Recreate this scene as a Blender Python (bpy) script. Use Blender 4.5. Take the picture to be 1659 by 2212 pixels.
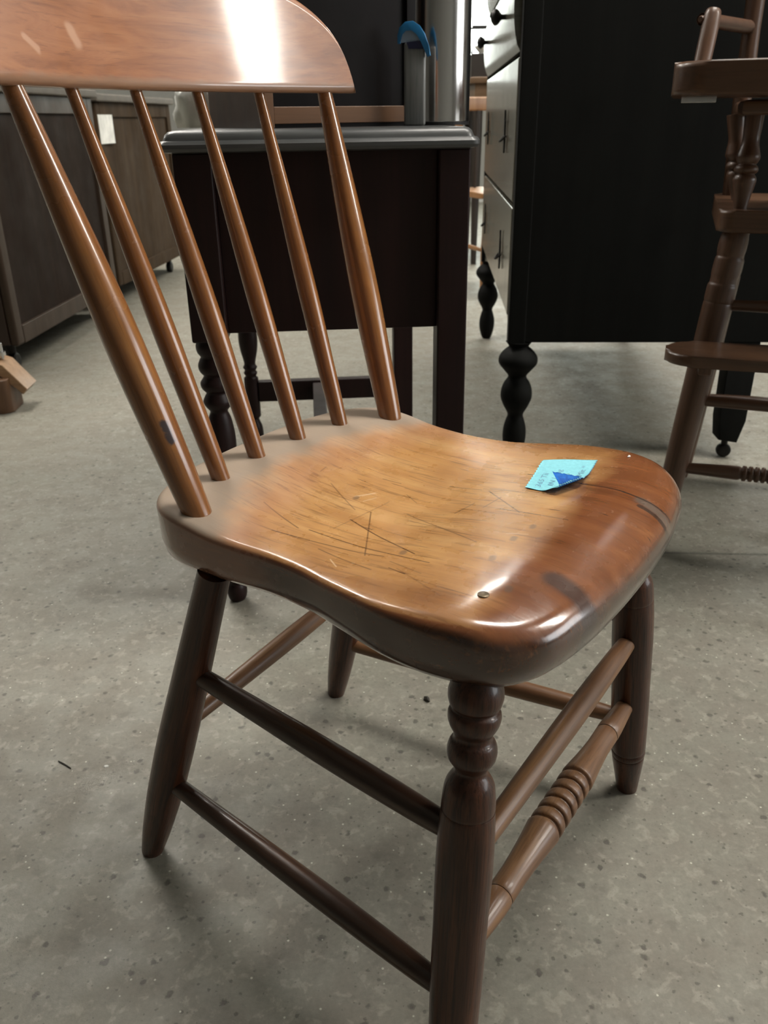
import bpy, bmesh, math, random
from mathutils import Vector, Matrix
random.seed(7)
scene = bpy.context.scene
for o in list(bpy.data.objects): bpy.data.objects.remove(o)
C = scene.collection

# ------------------------------------------------------------------ camera
PITCH, ROLL, CAMZ, FPX = 0.43532, -0.01569, 0.77080, 1825.453
cam = bpy.data.cameras.new('camera'); camo = bpy.data.objects.new('camera', cam); C.objects.link(camo)
cam.sensor_fit = 'VERTICAL'; cam.sensor_height = 36.0; cam.lens = FPX / 2212 * 36.0
cam.clip_start = 0.02; cam.clip_end = 60
cam.dof.use_dof = True; cam.dof.focus_distance = 0.78; cam.dof.aperture_fstop = 13.0
fwd = Vector((0, math.cos(PITCH), -math.sin(PITCH))); rt = Vector((1, 0, 0)); up = rt.cross(fwd)
cr, sr = math.cos(ROLL), math.sin(ROLL)
R = cr * rt + sr * up; U = -sr * rt + cr * up
camo.matrix_world = Matrix(((R.x, U.x, -fwd.x, 0), (R.y, U.y, -fwd.y, 0), (R.z, U.z, -fwd.z, CAMZ), (0, 0, 0, 1)))
scene.camera = camo

# ------------------------------------------------------------------ world, exposure
w = bpy.data.worlds.new('world'); scene.world = w; w.use_nodes = True
w.node_tree.nodes['Background'].inputs[0].default_value = (0.8, 0.9, 1.0, 1)
w.node_tree.nodes['Background'].inputs[1].default_value = 0.3
scene.view_settings.view_transform = 'Standard'; scene.view_settings.look = 'None'
scene.view_settings.gamma = 1.0; scene.view_settings.use_curve_mapping = False
scene.view_settings.exposure = 0.78
PANEL = 20.0         # radiance of the ceiling troffer diffusers
DAY_SIDE = 3.5       # daylight in the side window
DAY_BACK = 6.0       # daylight in the back windows
# 2x4 troffers: ceiling centres; the one above the near cabinet is added to brighten the far floor
FIXTURES = [(1.0, 1.45), (3.3, 0.8), (4.52, 0.8), (-1.4, 3.0), (1.0, 5.15), (2.22, 5.15), (-1.6, 5.15), (-4.2, 5.15)]
CEIL = 3.00

# ------------------------------------------------------------------ node helper
class NT:
    def __init__(s, name):
        s.mat = bpy.data.materials.new(name); s.mat.use_nodes = True
        s.t = s.mat.node_tree; s.b = s.t.nodes['Principled BSDF']
    def n(s, typ, **kw):
        nd = s.t.nodes.new(typ)
        for k, v in kw.items(): setattr(nd, k, v)
        return nd
    def put(s, sock, v):
        if isinstance(v, bpy.types.NodeSocket): s.t.links.new(v, sock)
        elif isinstance(v, (tuple, list)) and len(v) == 3 and sock.type == 'RGBA': sock.default_value = (*v, 1)
        else: sock.default_value = v
    def m(s, op, a, b=0.0, c=0.0, clamp=False):
        nd = s.n('ShaderNodeMath', operation=op, use_clamp=clamp)
        for i, v in enumerate((a, b, c)): s.put(nd.inputs[i], v)
        return nd.outputs[0]
    def vm(s, op, a, b=(0, 0, 0)):
        nd = s.n('ShaderNodeVectorMath', operation=op)
        s.put(nd.inputs[0], a); s.put(nd.inputs[1], b)
        return nd.outputs['Value'] if op in ('DOT_PRODUCT', 'LENGTH', 'DISTANCE') else nd.outputs[0]
    def obj(s): return s.n('ShaderNodeTexCoord').outputs['Object']
    def xyz(s, v):
        nd = s.n('ShaderNodeSeparateXYZ'); s.put(nd.inputs[0], v); return nd.outputs
    def scale(s, v, sc, off=(0, 0, 0), rot=(0, 0, 0)):
        nd = s.n('ShaderNodeMapping'); s.put(nd.inputs[0], v)
        nd.inputs['Scale'].default_value = sc; nd.inputs['Location'].default_value = off; nd.inputs['Rotation'].default_value = rot
        return nd.outputs[0]
    def noise(s, v, sc=5, det=4, rough=0.55, dist=0.0):
        nd = s.n('ShaderNodeTexNoise'); s.put(nd.inputs['Vector'], v)
        nd.inputs['Scale'].default_value = sc; nd.inputs['Detail'].default_value = det
        nd.inputs['Roughness'].default_value = rough; nd.inputs['Distortion'].default_value = dist
        return nd.outputs[0]
    def vor(s, v, sc=5, rnd=1.0):
        nd = s.n('ShaderNodeTexVoronoi'); s.put(nd.inputs['Vector'], v); nd.inputs['Scale'].default_value = sc
        nd.inputs['Randomness'].default_value = rnd
        return nd.outputs
    def mr(s, v, a, b, c=0.0, d=1.0, smooth=True):
        nd = s.n('ShaderNodeMapRange', interpolation_type='SMOOTHSTEP' if smooth else 'LINEAR')
        s.put(nd.inputs[0], v)
        for i, q in enumerate((a, b, c, d)): nd.inputs[i + 1].default_value = q
        return nd.outputs[0]
    def ramp(s, v, stops):
        nd = s.n('ShaderNodeValToRGB'); s.put(nd.inputs[0], v); e = nd.color_ramp.elements
        while len(e) < len(stops): e.new(0.5)
        for i, (p, c) in enumerate(stops): e[i].position = p; e[i].color = (*c, 1)
        return nd.outputs[0]
    def mix(s, f, a, b, mode='MIX'):
        nd = s.n('ShaderNodeMix', data_type='RGBA', blend_type=mode)
        s.put(nd.inputs[0], f); s.put(nd.inputs[6], a); s.put(nd.inputs[7], b)
        return nd.outputs[2]
    def seg(s, v, p0, p1, wid):      # soft mask around the line p0-p1 seen from above or in 3d
        d = Vector(p1) - Vector(p0); L2 = d.length_squared
        a = s.vm('SUBTRACT', v, tuple(p0))
        t = s.m('MULTIPLY', s.vm('DOT_PRODUCT', a, tuple(d)), 1.0 / L2, clamp=True)
        nd = s.n('ShaderNodeVectorMath', operation='SCALE'); nd.inputs[0].default_value = tuple(d); s.put(nd.inputs['Scale'], t)
        dist = s.vm('LENGTH', s.vm('SUBTRACT', a, nd.outputs[0]))
        return s.mr(dist, wid, wid * 0.35)
    def bump(s, h, strength=0.2, dist=0.001):
        nd = s.n('ShaderNodeBump'); nd.inputs['Strength'].default_value = strength; nd.inputs['Distance'].default_value = dist
        s.put(nd.inputs['Height'], h); s.put(s.b.inputs['Normal'], nd.outputs[0])
    def set(s, color=None, rough=None, metal=None, spec=None, coat=None, coat_rough=None, emit=None, emit_s=None):
        for k, v in (('Base Color', color), ('Roughness', rough), ('Metallic', metal), ('Specular IOR Level', spec),
                     ('Coat Weight', coat), ('Coat Roughness', coat_rough), ('Emission Color', emit), ('Emission Strength', emit_s)):
            if v is not None: s.put(s.b.inputs[k], v)
        return s.mat

def sq(v): return tuple(((c / 255 + 0.055) / 1.055) ** 2.4 if c / 255 > 0.04045 else c / 255 / 12.92 for c in v)

def wood(name, dark, mid, light, axis='z', scale=1.0, rough=0.35, coat=0.25, flecks=0.35, grime=0.3, bump=0.15, spec=0.5, chips=()):
    k = NT(name); v = k.obj()
    def stv(l, w): return tuple(q * scale for q in {'x': (l, w, w), 'y': (w, l, w), 'z': (w, w, l)}[axis])
    n1 = k.noise(k.scale(v, stv(1.2, 20)), 3.0, 5, 0.6, 0.3)
    n2 = k.noise(k.scale(v, stv(3.0, 110)), 3.0, 4, 0.65)
    n3 = k.noise(k.scale(v, stv(5, 9)), 2.0, 4, 0.6)
    col = k.ramp(n1, [(0.25, dark), (0.5, mid), (0.78, light)])
    col = k.mix(k.mr(n3, 0.35, 0.75, 0.0, grime, False), col, tuple(c * 0.8 for c in dark))
    col = k.mix(k.m('MULTIPLY', k.mr(n2, 0.52, 0.34), flecks), col, tuple(c * 0.45 for c in dark))
    for p0, p1, wd, cc in chips:
        wv = k.vm('ADD', v, k.vm('MULTIPLY', k.vm('SUBTRACT', k.noise(v, 160, 3), (0.5, 0.5, 0.5)), (0.006, 0.006, 0.006)))
        col = k.mix(k.m('MULTIPLY', k.seg(wv, p0, p1, wd), 0.9), col, cc)
    k.bump(n2, bump, 0.0006)
    rr = k.mr(k.noise(v, 30 * scale, 3), 0.25, 0.75, rough * 0.85, rough * 1.2, False)
    return k.set(color=col, rough=rr, coat=coat, coat_rough=0.14, spec=spec)

def plain(name, col, rough=0.5, metal=0.0, var=0.12, sc=20, **kw):
    k = NT(name); n = k.noise(k.obj(), sc, 4)
    c = k.mix(k.mr(n, 0.3, 0.7), tuple(q * (1 - var) for q in col), tuple(min(1, q * (1 + var)) for q in col))
    return k.set(color=c, rough=rough, metal=metal, **kw)

# ------------------------------------------------------------------ mesh helpers
def mesh_obj(name, bm, mat, parent=None, smooth=True, matrix=None, angle=0.7, wn=False):
    bmesh.ops.recalc_face_normals(bm, faces=bm.faces)
    me = bpy.data.meshes.new(name); bm.to_mesh(me); bm.free()
    for m in (mat if isinstance(mat, (list, tuple)) else [mat]): me.materials.append(m)
    if smooth:
        for p in me.polygons: p.use_smooth = True
        me.set_sharp_from_angle(angle=angle)
    o = bpy.data.objects.new(name, me); C.objects.link(o)
    if wn: o.modifiers.new('weighted_normals', 'WEIGHTED_NORMAL').keep_sharp = True
    if parent is not None: o.parent = parent
    if matrix is not None: o.matrix_local = matrix
    return o
def empty(name, loc=(0, 0, 0), rz=0.0):
    o = bpy.data.objects.new(name, None); C.objects.link(o); o.location = loc; o.rotation_euler = (0, 0, rz)
    o.empty_display_size = 0.05
    return o
def tag(o, label, cat, group=None):
    o['label'] = label; o['category'] = cat
    if group: o['group'] = group
    return o
def struct(o): o['kind'] = 'structure'; return o
def box_bm(x0, x1, y0, y1, z0, z1, bev=0.0, seg=2, bm=None):
    b = bm or bmesh.new()
    vs = [b.verts.new((x, y, z)) for x in (x0, x1) for y in (y0, y1) for z in (z0, z1)]
    fs = [(0, 1, 3, 2), (4, 6, 7, 5), (0, 4, 5, 1), (2, 3, 7, 6), (0, 2, 6, 4), (1, 5, 7, 3)]
    faces = [b.faces.new([vs[i] for i in f]) for f in fs]
    if bev > 0:
        es = list({e for f in faces for e in f.edges})
        bmesh.ops.bevel(b, geom=es, offset=bev, segments=seg, profile=0.5, affect='EDGES')
    return b
def box(name, x0, x1, y0, y1, z0, z1, mat, parent=None, bev=0.002, seg=2, matrix=None):
    return mesh_obj(name, box_bm(x0, x1, y0, y1, z0, z1, bev, seg), mat, parent, matrix=matrix, wn=bev > 0, angle=1.2)
def lathe_bm(prof, seg=32, bm=None):
    b = bm or bmesh.new(); rings = []
    for r, z in prof:
        rings.append([b.verts.new((r * math.cos(2 * math.pi * i / seg), r * math.sin(2 * math.pi * i / seg), z)) for i in range(seg)])
    for a, c in zip(rings, rings[1:]):
        for i in range(seg):
            j = (i + 1) % seg; b.faces.new((a[i], a[j], c[j], c[i]))
    b.faces.new(list(reversed(rings[0]))); b.faces.new(rings[-1])
    return b
def smooth_prof(pts, n=6):           # Catmull-Rom through (r, z)
    P = [Vector((a, b)) for a, b in pts]; out = []
    for i in range(len(P) - 1):
        p0 = P[max(i - 1, 0)]; p1 = P[i]; p2 = P[i + 1]; p3 = P[min(i + 2, len(P) - 1)]
        for k in range(n):
            t = k / n
            q = 0.5 * ((2 * p1) + (p2 - p0) * t + (2 * p0 - 5 * p1 + 4 * p2 - p3) * t * t + (3 * p1 - p0 - 3 * p2 + p3) * t ** 3)
            out.append((max(q.x, 0.0008), q.y))
    out.append((P[-1].x, P[-1].y))
    return out
def along(p0, p1):
    p0 = Vector(p0); p1 = Vector(p1); z = (p1 - p0).normalized()
    ref = Vector((0, 0, 1)) if abs(z.z) < 0.9 else Vector((0, 1, 0))
    x = ref.cross(z).normalized(); y = z.cross(x)
    return Matrix(((x.x, y.x, z.x, p0.x), (x.y, y.y, z.y, p0.y), (x.z, y.z, z.z, p0.z), (0, 0, 0, 1)))
def turn(name, p0, p1, prof, mat, parent, seg=32, sm=5):
    """a turned piece from p0 to p1; prof = [(fraction of length, radius)]"""
    L = (Vector(p1) - Vector(p0)).length
    pts = [(r, t * L) for t, r in prof]
    return mesh_obj(name, lathe_bm(smooth_prof(pts, sm) if sm else pts, seg), mat, parent, matrix=along(p0, p1), angle=0.9)
def tube_bm(path, r, seg=8, bm=None):
    b = bm or bmesh.new(); rings = []; P = [Vector(p) for p in path]
    for i, p in enumerate(P):
        d = (P[min(i + 1, len(P) - 1)] - P[max(i - 1, 0)]).normalized()
        ref = Vector((0, 0, 1)) if abs(d.z) < 0.9 else Vector((0, 1, 0))
        x = ref.cross(d).normalized(); y = d.cross(x); rr = r[i] if isinstance(r, (list, tuple)) else r
        rings.append([b.verts.new(p + rr * (math.cos(2 * math.pi * k / seg) * x + math.sin(2 * math.pi * k / seg) * y)) for k in range(seg)])
    for a, c in zip(rings, rings[1:]):
        for k in range(seg):
            j = (k + 1) % seg; b.faces.new((a[k], a[j], c[j], c[k]))
    b.faces.new(list(reversed(rings[0]))); b.faces.new(rings[-1])
    return b
def poly_prism_bm(pts, z0, z1, bev=0.0, seg=2):
    b = bmesh.new(); lo = [b.verts.new((x, y, z0)) for x, y in pts]; hi = [b.verts.new((x, y, z1)) for x, y in pts]
    n = len(pts); f0 = b.faces.new(list(reversed(lo))); f1 = b.faces.new(hi)
    for i in range(n): b.faces.new((lo[i], lo[(i + 1) % n], hi[(i + 1) % n], hi[i]))
    if bev: bmesh.ops.bevel(b, geom=list({e for f in (f0, f1) for e in f.edges}), offset=bev, segments=seg, profile=0.5, affect='EDGES')
    return b

# ------------------------------------------------------------------ setting materials
def floor_material():
    k = NT('concrete_floor'); v = k.obj()
    big = k.noise(v, 1.6, 4, 0.6); med = k.noise(v, 13, 6, 0.68); fine = k.noise(v, 150, 4, 0.75)
    col = k.ramp(big, [(0.3, (0.206, 0.198, 0.163)), (0.7, (0.266, 0.258, 0.213))])
    col = k.mix(k.mr(med, 0.38, 0.62, 0.0, 0.6), col, (0.205, 0.183, 0.150))
    ag = k.noise(k.scale(v, (1, 1, 1), (3, 1, 0)), 55, 3, 0.6, 0.4)
    col = k.mix(k.mr(ag, 0.53, 0.66, 0.0, 0.5), col, (0.385, 0.365, 0.305))
    col = k.mix(k.mr(k.noise(k.scale(v, (1, 1, 1), (9, 4, 0)), 38, 4, 0.65), 0.52, 0.70, 0.0, 0.55), col, (0.135, 0.122, 0.100))
    for sc, off, keep_at, amt in ((46, (0, 0, 0), 0.55, 0.8), (90, (7, 2, 0), 0.60, 0.65), (170, (1, 5, 0), 0.7, 0.5)):
        pit = k.vor(k.scale(v, (1, 1, 1), off), sc)
        pd = k.m('ADD', pit[0], k.m('MULTIPLY', k.m('SUBTRACT', k.noise(v, sc * 3, 2), 0.5), 0.45))
        spk = k.m('MULTIPLY', k.mr(pd, 0.24, 0.10), k.m('GREATER_THAN', k.xyz(pit[1])[0], keep_at))
        col = k.mix(k.m('MULTIPLY', spk, amt), col, (0.052, 0.047, 0.038))
    lp = k.vor(k.scale(v, (1, 1, 1), (4, 9, 0)), 120)
    col = k.mix(k.m('MULTIPLY', k.mr(lp[0], 0.20, 0.10), k.m('GREATER_THAN', k.xyz(lp[1])[1], 0.88)), col, (0.6, 0.58, 0.48))
    col = k.mix(k.mr(fine, 0.25, 0.75, 0.0, 0.5), col, (0.15, 0.142, 0.115))
    joint = k.seg(v, (0.40, 1.46, 0), (2.6, 1.30, 0), 0.006)
    col = k.mix(k.m('MULTIPLY', joint, 0.6), col, (0.07, 0.068, 0.055))
    k.bump(fine, 0.3, 0.0012)
    return k.set(color=col, rough=k.mr(med, 0.3, 0.7, 0.45, 0.65), spec=0.4)

MAT = {}
MAT['floor'] = floor_material()
MAT['wall'] = plain('painted_wall', (0.26, 0.26, 0.24), 0.85, var=0.06, sc=3)
MAT['ceiling'] = plain('ceiling_board', (0.45, 0.45, 0.43), 0.9, var=0.05, sc=6)
MAT['trim'] = plain('painted_trim', (0.5, 0.5, 0.47), 0.6, var=0.05)
MAT['fixture'] = plain('white_enamel', (0.7, 0.7, 0.7), 0.4, var=0.03)
def glow(name, col, st):
    k = NT(name); return k.set(color=(0.8, 0.8, 0.8), emit=col, emit_s=st)
MAT['panel'] = glow('lit_diffuser', (1.0, 0.95, 0.87), PANEL)
MAT['pane_side'] = glow('daylit_glass_side', (0.93, 0.97, 1.0), DAY_SIDE)
MAT['pane_back'] = glow('daylit_glass_back', (0.93, 1.0, 0.92), DAY_BACK)

# ------------------------------------------------------------------ room shell
X0, X1, Y0, Y1 = -6.0, 6.0, -4.0, 9.0
struct(box('floor', X0 - .2, X1 + .2, Y0 - .2, Y1 + .2, -0.12, 0.0, MAT['floor'], bev=0))
struct(box('ceiling', X0 - .2, X1 + .2, Y0 - .2, Y1 + .2, CEIL, CEIL + 0.12, MAT['ceiling'], bev=0))
def wall_x(name, x0, x1, holes):      # wall parallel to the y axis, holes = (ya, yb, za, zb)
    b = bmesh.new(); cur = Y0
    for ya, yb, za, zb in holes:
        box_bm(x0, x1, cur, ya, 0, CEIL, bm=b); box_bm(x0, x1, ya, yb, 0, za, bm=b); box_bm(x0, x1, ya, yb, zb, CEIL, bm=b); cur = yb
    box_bm(x0, x1, cur, Y1, 0, CEIL, bm=b)
    return struct(mesh_obj(name, b, MAT['wall'], smooth=False))
def wall_y(name, y0, y1, holes):
    b = bmesh.new(); cur = X0 - .2
    for xa, xb, za, zb in holes:
        box_bm(cur, xa, y0, y1, 0, CEIL, bm=b); box_bm(xa, xb, y0, y1, 0, za, bm=b); box_bm(xa, xb, y0, y1, zb, CEIL, bm=b); cur = xb
    box_bm(cur, X1 + .2, y0, y1, 0, CEIL, bm=b)
    return struct(mesh_obj(name, b, MAT['wall'], smooth=False))
SIDE_WIN = [(-1.7, 1.5, 0.8, 2.45)]
BACK_WIN = [(0.35, 2.35, 1.02, 2.3)]
wall_x('wall_left', X0 - .2, X0, [])
wall_x('wall_right', X1, X1 + .2, SIDE_WIN)
wall_y('wall_back', Y1, Y1 + .2, BACK_WIN)
wall_y('wall_front', Y0 - .2, Y0, [])
def window(name, horizontal, a0, a1, z0, z1, at, pane_mat, nx, nz):
    e = empty(name, (0, 0, 0)); struct(e)
    T = 0.05
    def B(nm, p0, p1, q0, q1, d0, d1, mt, par):
        if horizontal: return box(nm, p0, p1, at + d0, at + d1, q0, q1, mt, par, bev=0)
        return box(nm, at + d0, at + d1, p0, p1, q0, q1, mt, par, bev=0)
    for nm, p0, p1, q0, q1 in (('window_frame', a0, a0 + T, z0, z1), ('window_frame', a1 - T, a1, z0, z1),
                               ('window_frame', a0 + T, a1 - T, z0, z0 + T), ('window_frame', a0 + T, a1 - T, z1 - T, z1)):
        B(nm, p0, p1, q0, q1, 0.02, 0.10, MAT['trim'], e)
    W = (a1 - a0 - 2 * T) / nx; H = (z1 - z0 - 2 * T) / nz
    for i in range(nx):
        for j in range(nz):
            B('pane', a0 + T + i * W + .012, a0 + T + (i + 1) * W - .012, z0 + T + j * H + .012, z0 + T + (j + 1) * H - .012, 0.05, 0.06, pane_mat, e)
    for i in range(1, nx): B('glazing_bar', a0 + T + i * W - .012, a0 + T + i * W + .012, z0 + T, z1 - T, 0.03, 0.09, MAT['trim'], e)
    for j in range(1, nz): B('glazing_bar', a0 + T, a1 - T, z0 + T + j * H - .0115, z0 + T + j * H + .0115, 0.035, 0.085, MAT['trim'], e)
    return e
for i, (a0, a1, z0, z1) in enumerate(SIDE_WIN): window('window_%d' % (i + 1), False, a0, a1, z0, z1, X1, MAT['pane_side'], 3, 1)
for i, (a0, a1, z0, z1) in enumerate(BACK_WIN): window('window_%d' % (i + 2), True, a0, a1, z0, z1, Y1, MAT['pane_back'], 2, 1)
struct(box('baseboard_back', X0, X1, Y1 - 0.018, Y1, 0, 0.1, MAT['trim'], bev=0.003))

FIXLAB = 'white framed fluorescent troffer with a lit diffuser set in the ceiling'
for fx, fy in FIXTURES:
    e = tag(empty('ceiling_light', (fx, fy, CEIL)), FIXLAB, 'light', 'ceiling troffers')
    for x0, x1, y0, y1 in ((-0.61, 0.61, -0.31, -0.28), (-0.61, 0.61, 0.28, 0.31), (-0.61, -0.58, -0.28, 0.28), (0.58, 0.61, -0.28, 0.28)):
        box('frame', x0, x1, y0, y1, -0.03, 0.0, MAT['fixture'], e, bev=0.003)
    box('diffuser', -0.58, 0.58, -0.28, 0.28, -0.02, -0.012, MAT['panel'], e, bev=0)

# ================================================================== THE CHAIR
# chair frame: +y = front, +x = the side turned to the photographer, z = up
def sstep(t, a, b):
    t = min(max((t - a) / (b - a), 0.0), 1.0); return t * t * (3 - 2 * t)
def seat_height(x, y):
    """top of the saddled plank"""
    z = 0.4492
    z += 0.0112 / (1 + math.exp((y + 0.125) / 0.016))            # raised ridge that carries the spindles
    z += 0.078 * max(0.0, y - 0.012 + 0.012 * math.exp(-max(0.0, y) / 0.012)) if y > 0 else 0.0   # rise towards the front
    z -= 0.007 * math.exp(-(x / 0.11) ** 2) * math.exp(-((y + 0.02) / 0.085) ** 2)
    d = y - 0.138 + 0.25 * max(0.0, abs(x) - 0.12)
    if d > 0: z -= 3.9 * d * d                                     # front roll
    return z
OUT = [(-0.2285, 0.0), (-0.227, 0.05), (-0.222, 0.095), (-0.208, 0.138), (-0.190, 0.162), (-0.165, 0.1755), (-0.13, 0.1785), (-0.09, 0.176), (-0.05, 0.1735),
       (-0.01, 0.177), (0.03, 0.1865), (0.07, 0.196), (0.105, 0.1995), (0.135, 0.197), (0.16, 0.190), (0.181, 0.174), (0.197, 0.145), (0.206, 0.098), (0.2095, 0.048), (0.2105, 0.0)]
def outline(n=4):
    half = []
    P = [Vector((x, y)) for y, x in OUT]
    for i in range(len(P) - 1):
        p0 = P[i - 1] if i else Vector((-P[1].x, P[1].y)); p1 = P[i]; p2 = P[i + 1]
        p3 = P[i + 2] if i + 2 < len(P) else Vector((-P[-2].x, P[-2].y))
        for k in range(n):
            t = k / n
            half.append(0.5 * ((2 * p1) + (p2 - p0) * t + (2 * p0 - 5 * p1 + 4 * p2 - p3) * t * t + (3 * p1 - p0 - 3 * p2 + p3) * t ** 3))
    half.append(P[-1])
    return half + [Vector((-p.x, p.y)) for p in reversed(half[1:-1])]
def seat_bm():
    b = bmesh.new(); lay = b.verts.layers.float.new('edge'); O = outline(); n = len(O); cen = Vector((0, -0.01))
    nor = []
    for i in range(n):
        d = (O[(i + 1) % n] - O[i - 1]).normalized(); nor.append(Vector((d.y, -d.x)) if Vector((d.y, -d.x)).dot(O[i] - cen) > 0 else Vector((-d.y, d.x)))
    rings = []
    RBs = [0.0075 + 0.0085 * sstep(p.y, 0.06, 0.15) for p in O]    # top rounding, softer at the front
    inner = [O[i] - nor[i] * RBs[i] for i in range(n)]
    for t in [0.06 + 0.94 * (k / 22) for k in range(23)]:
        rings.append([(cen + (p - cen) * t, None) for p in inner])
    for k in range(1, 7):                                         # rounded top edge
        a = k / 6 * math.pi / 2
        rings.append([(O[i] - nor[i] * RBs[i] * (1 - math.sin(a)), 0.95 * RBs[i] * (1 - math.cos(a))) for i in range(n)])
    vr = []
    for ring in rings:
        row = []
        for p, drop in ring:
            q = p; row.append(b.verts.new((p.x, p.y, seat_height(p.x, p.y) - (drop or 0.0))))
        vr.append(row)
    zb = 0.402
    for ins, z in ((0.001, 0.424), (0.004, 0.412), (0.010, 0.405), (0.018, zb)):
        vr.append([b.verts.new((O[i].x - nor[i].x * ins, O[i].y - nor[i].y * ins, z)) for i in range(n)])
    for t in (0.6, 0.2):
        vr.append([b.verts.new((cen.x + (O[i].x - cen.x) * t, cen.y + (O[i].y - cen.y) * t, zb - 0.001)) for i in range(n)])
    for a, c in zip(vr, vr[1:]):
        for i in range(n): b.faces.new((a[i], a[(i + 1) % n], c[(i + 1) % n], c[i]))
    b.faces.new(vr[0]); b.faces.new(list(reversed(vr[-1])))
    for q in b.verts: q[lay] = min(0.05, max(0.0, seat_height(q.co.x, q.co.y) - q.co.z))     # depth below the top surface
    return b

def seat_material():
    k = NT('worn_plank_seat'); v = k.obj(); X, Y, Z = k.xyz(v)
    vv = k.scale(v, (16, 1.6, 16)); n1 = k.noise(vv, 3.0, 5, 0.6, 0.25)
    n2 = k.noise(k.scale(v, (120, 4, 60)), 3.0, 4, 0.65)
    blot = k.noise(v, 17, 4, 0.6)
    worn = k.ramp(n1, [(0.25, (0.390, 0.175, 0.052)), (0.5, (0.580, 0.305, 0.108)), (0.75, (0.700, 0.420, 0.175))])
    worn = k.mix(k.mr(blot, 0.40, 0.75, 0.0, 0.55, False), worn, (0.36, 0.165, 0.056))
    red = k.ramp(n1, [(0.25, (0.125, 0.039, 0.014)), (0.6, (0.235, 0.083, 0.030)), (0.8, (0.32, 0.13, 0.050))])
    # darker finish survives on the rolled front edge and along the sides; vertical edge coloured near-black
    wob = k.m('MULTIPLY', k.m('SUBTRACT', k.noise(v, 14, 3), 0.5), 0.05)
    fr = k.mr(k.m('ADD', k.m('ADD', Y, k.m('MULTIPLY', X, -0.10)), wob), 0.110, 0.148)
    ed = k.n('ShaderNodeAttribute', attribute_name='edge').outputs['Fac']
    low = k.mr(k.m('ADD', ed, k.m('MULTIPLY', wob, 0.05)), 0.0008, 0.0035)
    side = k.mr(k.m('ADD', k.m('ABSOLUTE', X), wob), 0.135, 0.190, 0.0, 0.6)
    old = k.m('MAXIMUM', k.m('MAXIMUM', fr, low), side)
    col = k.mix(old, worn, red)
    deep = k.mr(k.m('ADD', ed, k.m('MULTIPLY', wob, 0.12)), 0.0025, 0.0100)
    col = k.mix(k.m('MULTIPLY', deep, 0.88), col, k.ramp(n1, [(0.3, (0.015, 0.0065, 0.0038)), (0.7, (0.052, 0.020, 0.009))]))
    # pores and grain lines
    col = k.mix(k.m('MULTIPLY', k.mr(n2, 0.48, 0.32), 0.6), col, (0.15, 0.055, 0.016))
    pores = k.noise(k.scale(v, (260, 22, 100), (2, 5, 1)), 1.0, 2, 0.5)
    col = k.mix(k.m('MULTIPLY', k.mr(pores, 0.30, 0.22), 0.8), col, (0.09, 0.035, 0.015))
    # scratches
    for p0, p1, wd, st in (((0.135, -0.075), (0.125, 0.035), 0.0011, .7), ((0.115, -0.05), (0.12, 0.075), 0.0011, .75), ((0.05, -0.03), (0.13, 0.02), 0.0010, .6),
                           ((0.075, -0.035), (0.11, 0.055), 0.0011, .8), ((0.035, 0.0), (0.07, 0.09), 0.0010, .6), ((0.10, -0.115), (0.118, -0.06), 0.0011, .6),
                           ((0.02, -0.03), (0.10, -0.035), 0.0009, .45), ((-0.01, 0.045), (0.018, 0.040), 0.0011, .6), ((-0.03, 0.062), (-0.002, 0.058), 0.0010, .55),
                           ((0.14, -0.02), (0.15, 0.04), 0.0011, .6), ((0.0, -0.12), (0.012, -0.118), 0.0009, .6)):
        msk = k.seg(k.vm('MULTIPLY', v, (1, 1, 0)), (*p0, 0), (*p1, 0), wd)
        col = k.mix(k.m('MULTIPLY', msk, st), col, (0.07, 0.025, 0.008))
    rs = random.Random(11)
    for _ in range(24):
        x0 = rs.uniform(-0.06, 0.15); y0 = rs.uniform(-0.11, 0.08); L = rs.uniform(0.018, 0.085); an = rs.gauss(0.12, 0.20)
        msk = k.seg(k.vm('MULTIPLY', v, (1, 1, 0)), (x0, y0, 0), (x0 + L * math.sin(an), min(y0 + L * math.cos(an), 0.14), 0), rs.uniform(0.0007, 0.0011))
        col = k.mix(k.m('MULTIPLY', msk, rs.uniform(0.35, 0.8)), col, (0.07, 0.025, 0.008))
    for p0, p1, wd, st in (((0.012, -0.052), (0.030, -0.062), 0.0016, .6), ((0.020, -0.045), (0.034, -0.05), 0.0011, .5), ((0.150, 0.0), (0.158, 0.012), 0.0009, .6), ((0.045, 0.105), (0.040, 0.122), 0.0009, .6)):
        col = k.mix(k.m('MULTIPLY', k.seg(k.vm('MULTIPLY', v, (1, 1, 0)), (*p0, 0), (*p1, 0), wd), st), col, (0.85, 0.62, 0.40))
    # open crack in the front far corner with a grey worn patch, and a burn on the front roll
    flat = k.vm('MULTIPLY', v, (1, 1, 0))
    wv = k.vm('ADD', flat, k.vm('MULTIPLY', k.vm('SUBTRACT', k.n('ShaderNodeTexNoise').outputs['Color'], (0.5, 0.5, 0.5)), (0.006, 0.006, 0)))
    patch = k.seg(wv, (-0.079, 0.178, 0), (-0.072, 0.202, 0), 0.009)
    col = k.mix(k.m('MULTIPLY', patch, 0.75), col, (0.13, 0.105, 0.085))
    for p0, p1, wd in (((-0.085, 0.118), (-0.084, 0.160), 0.0015), ((-0.092, 0.06), (-0.085, 0.118), 0.0007), ((-0.084, 0.158), (-0.080, 0.21), 0.0018), ((-0.068, 0.180), (-0.064, 0.208), 0.004)):
        col = k.mix(k.m('MULTIPLY', k.seg(wv, (*p0, 0), (*p1, 0), wd), 0.85), col, (0.03, 0.018, 0.014))
    burn = k.seg(wv, (0.098, 0.172, 0), (0.106, 0.203, 0), 0.015)
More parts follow.
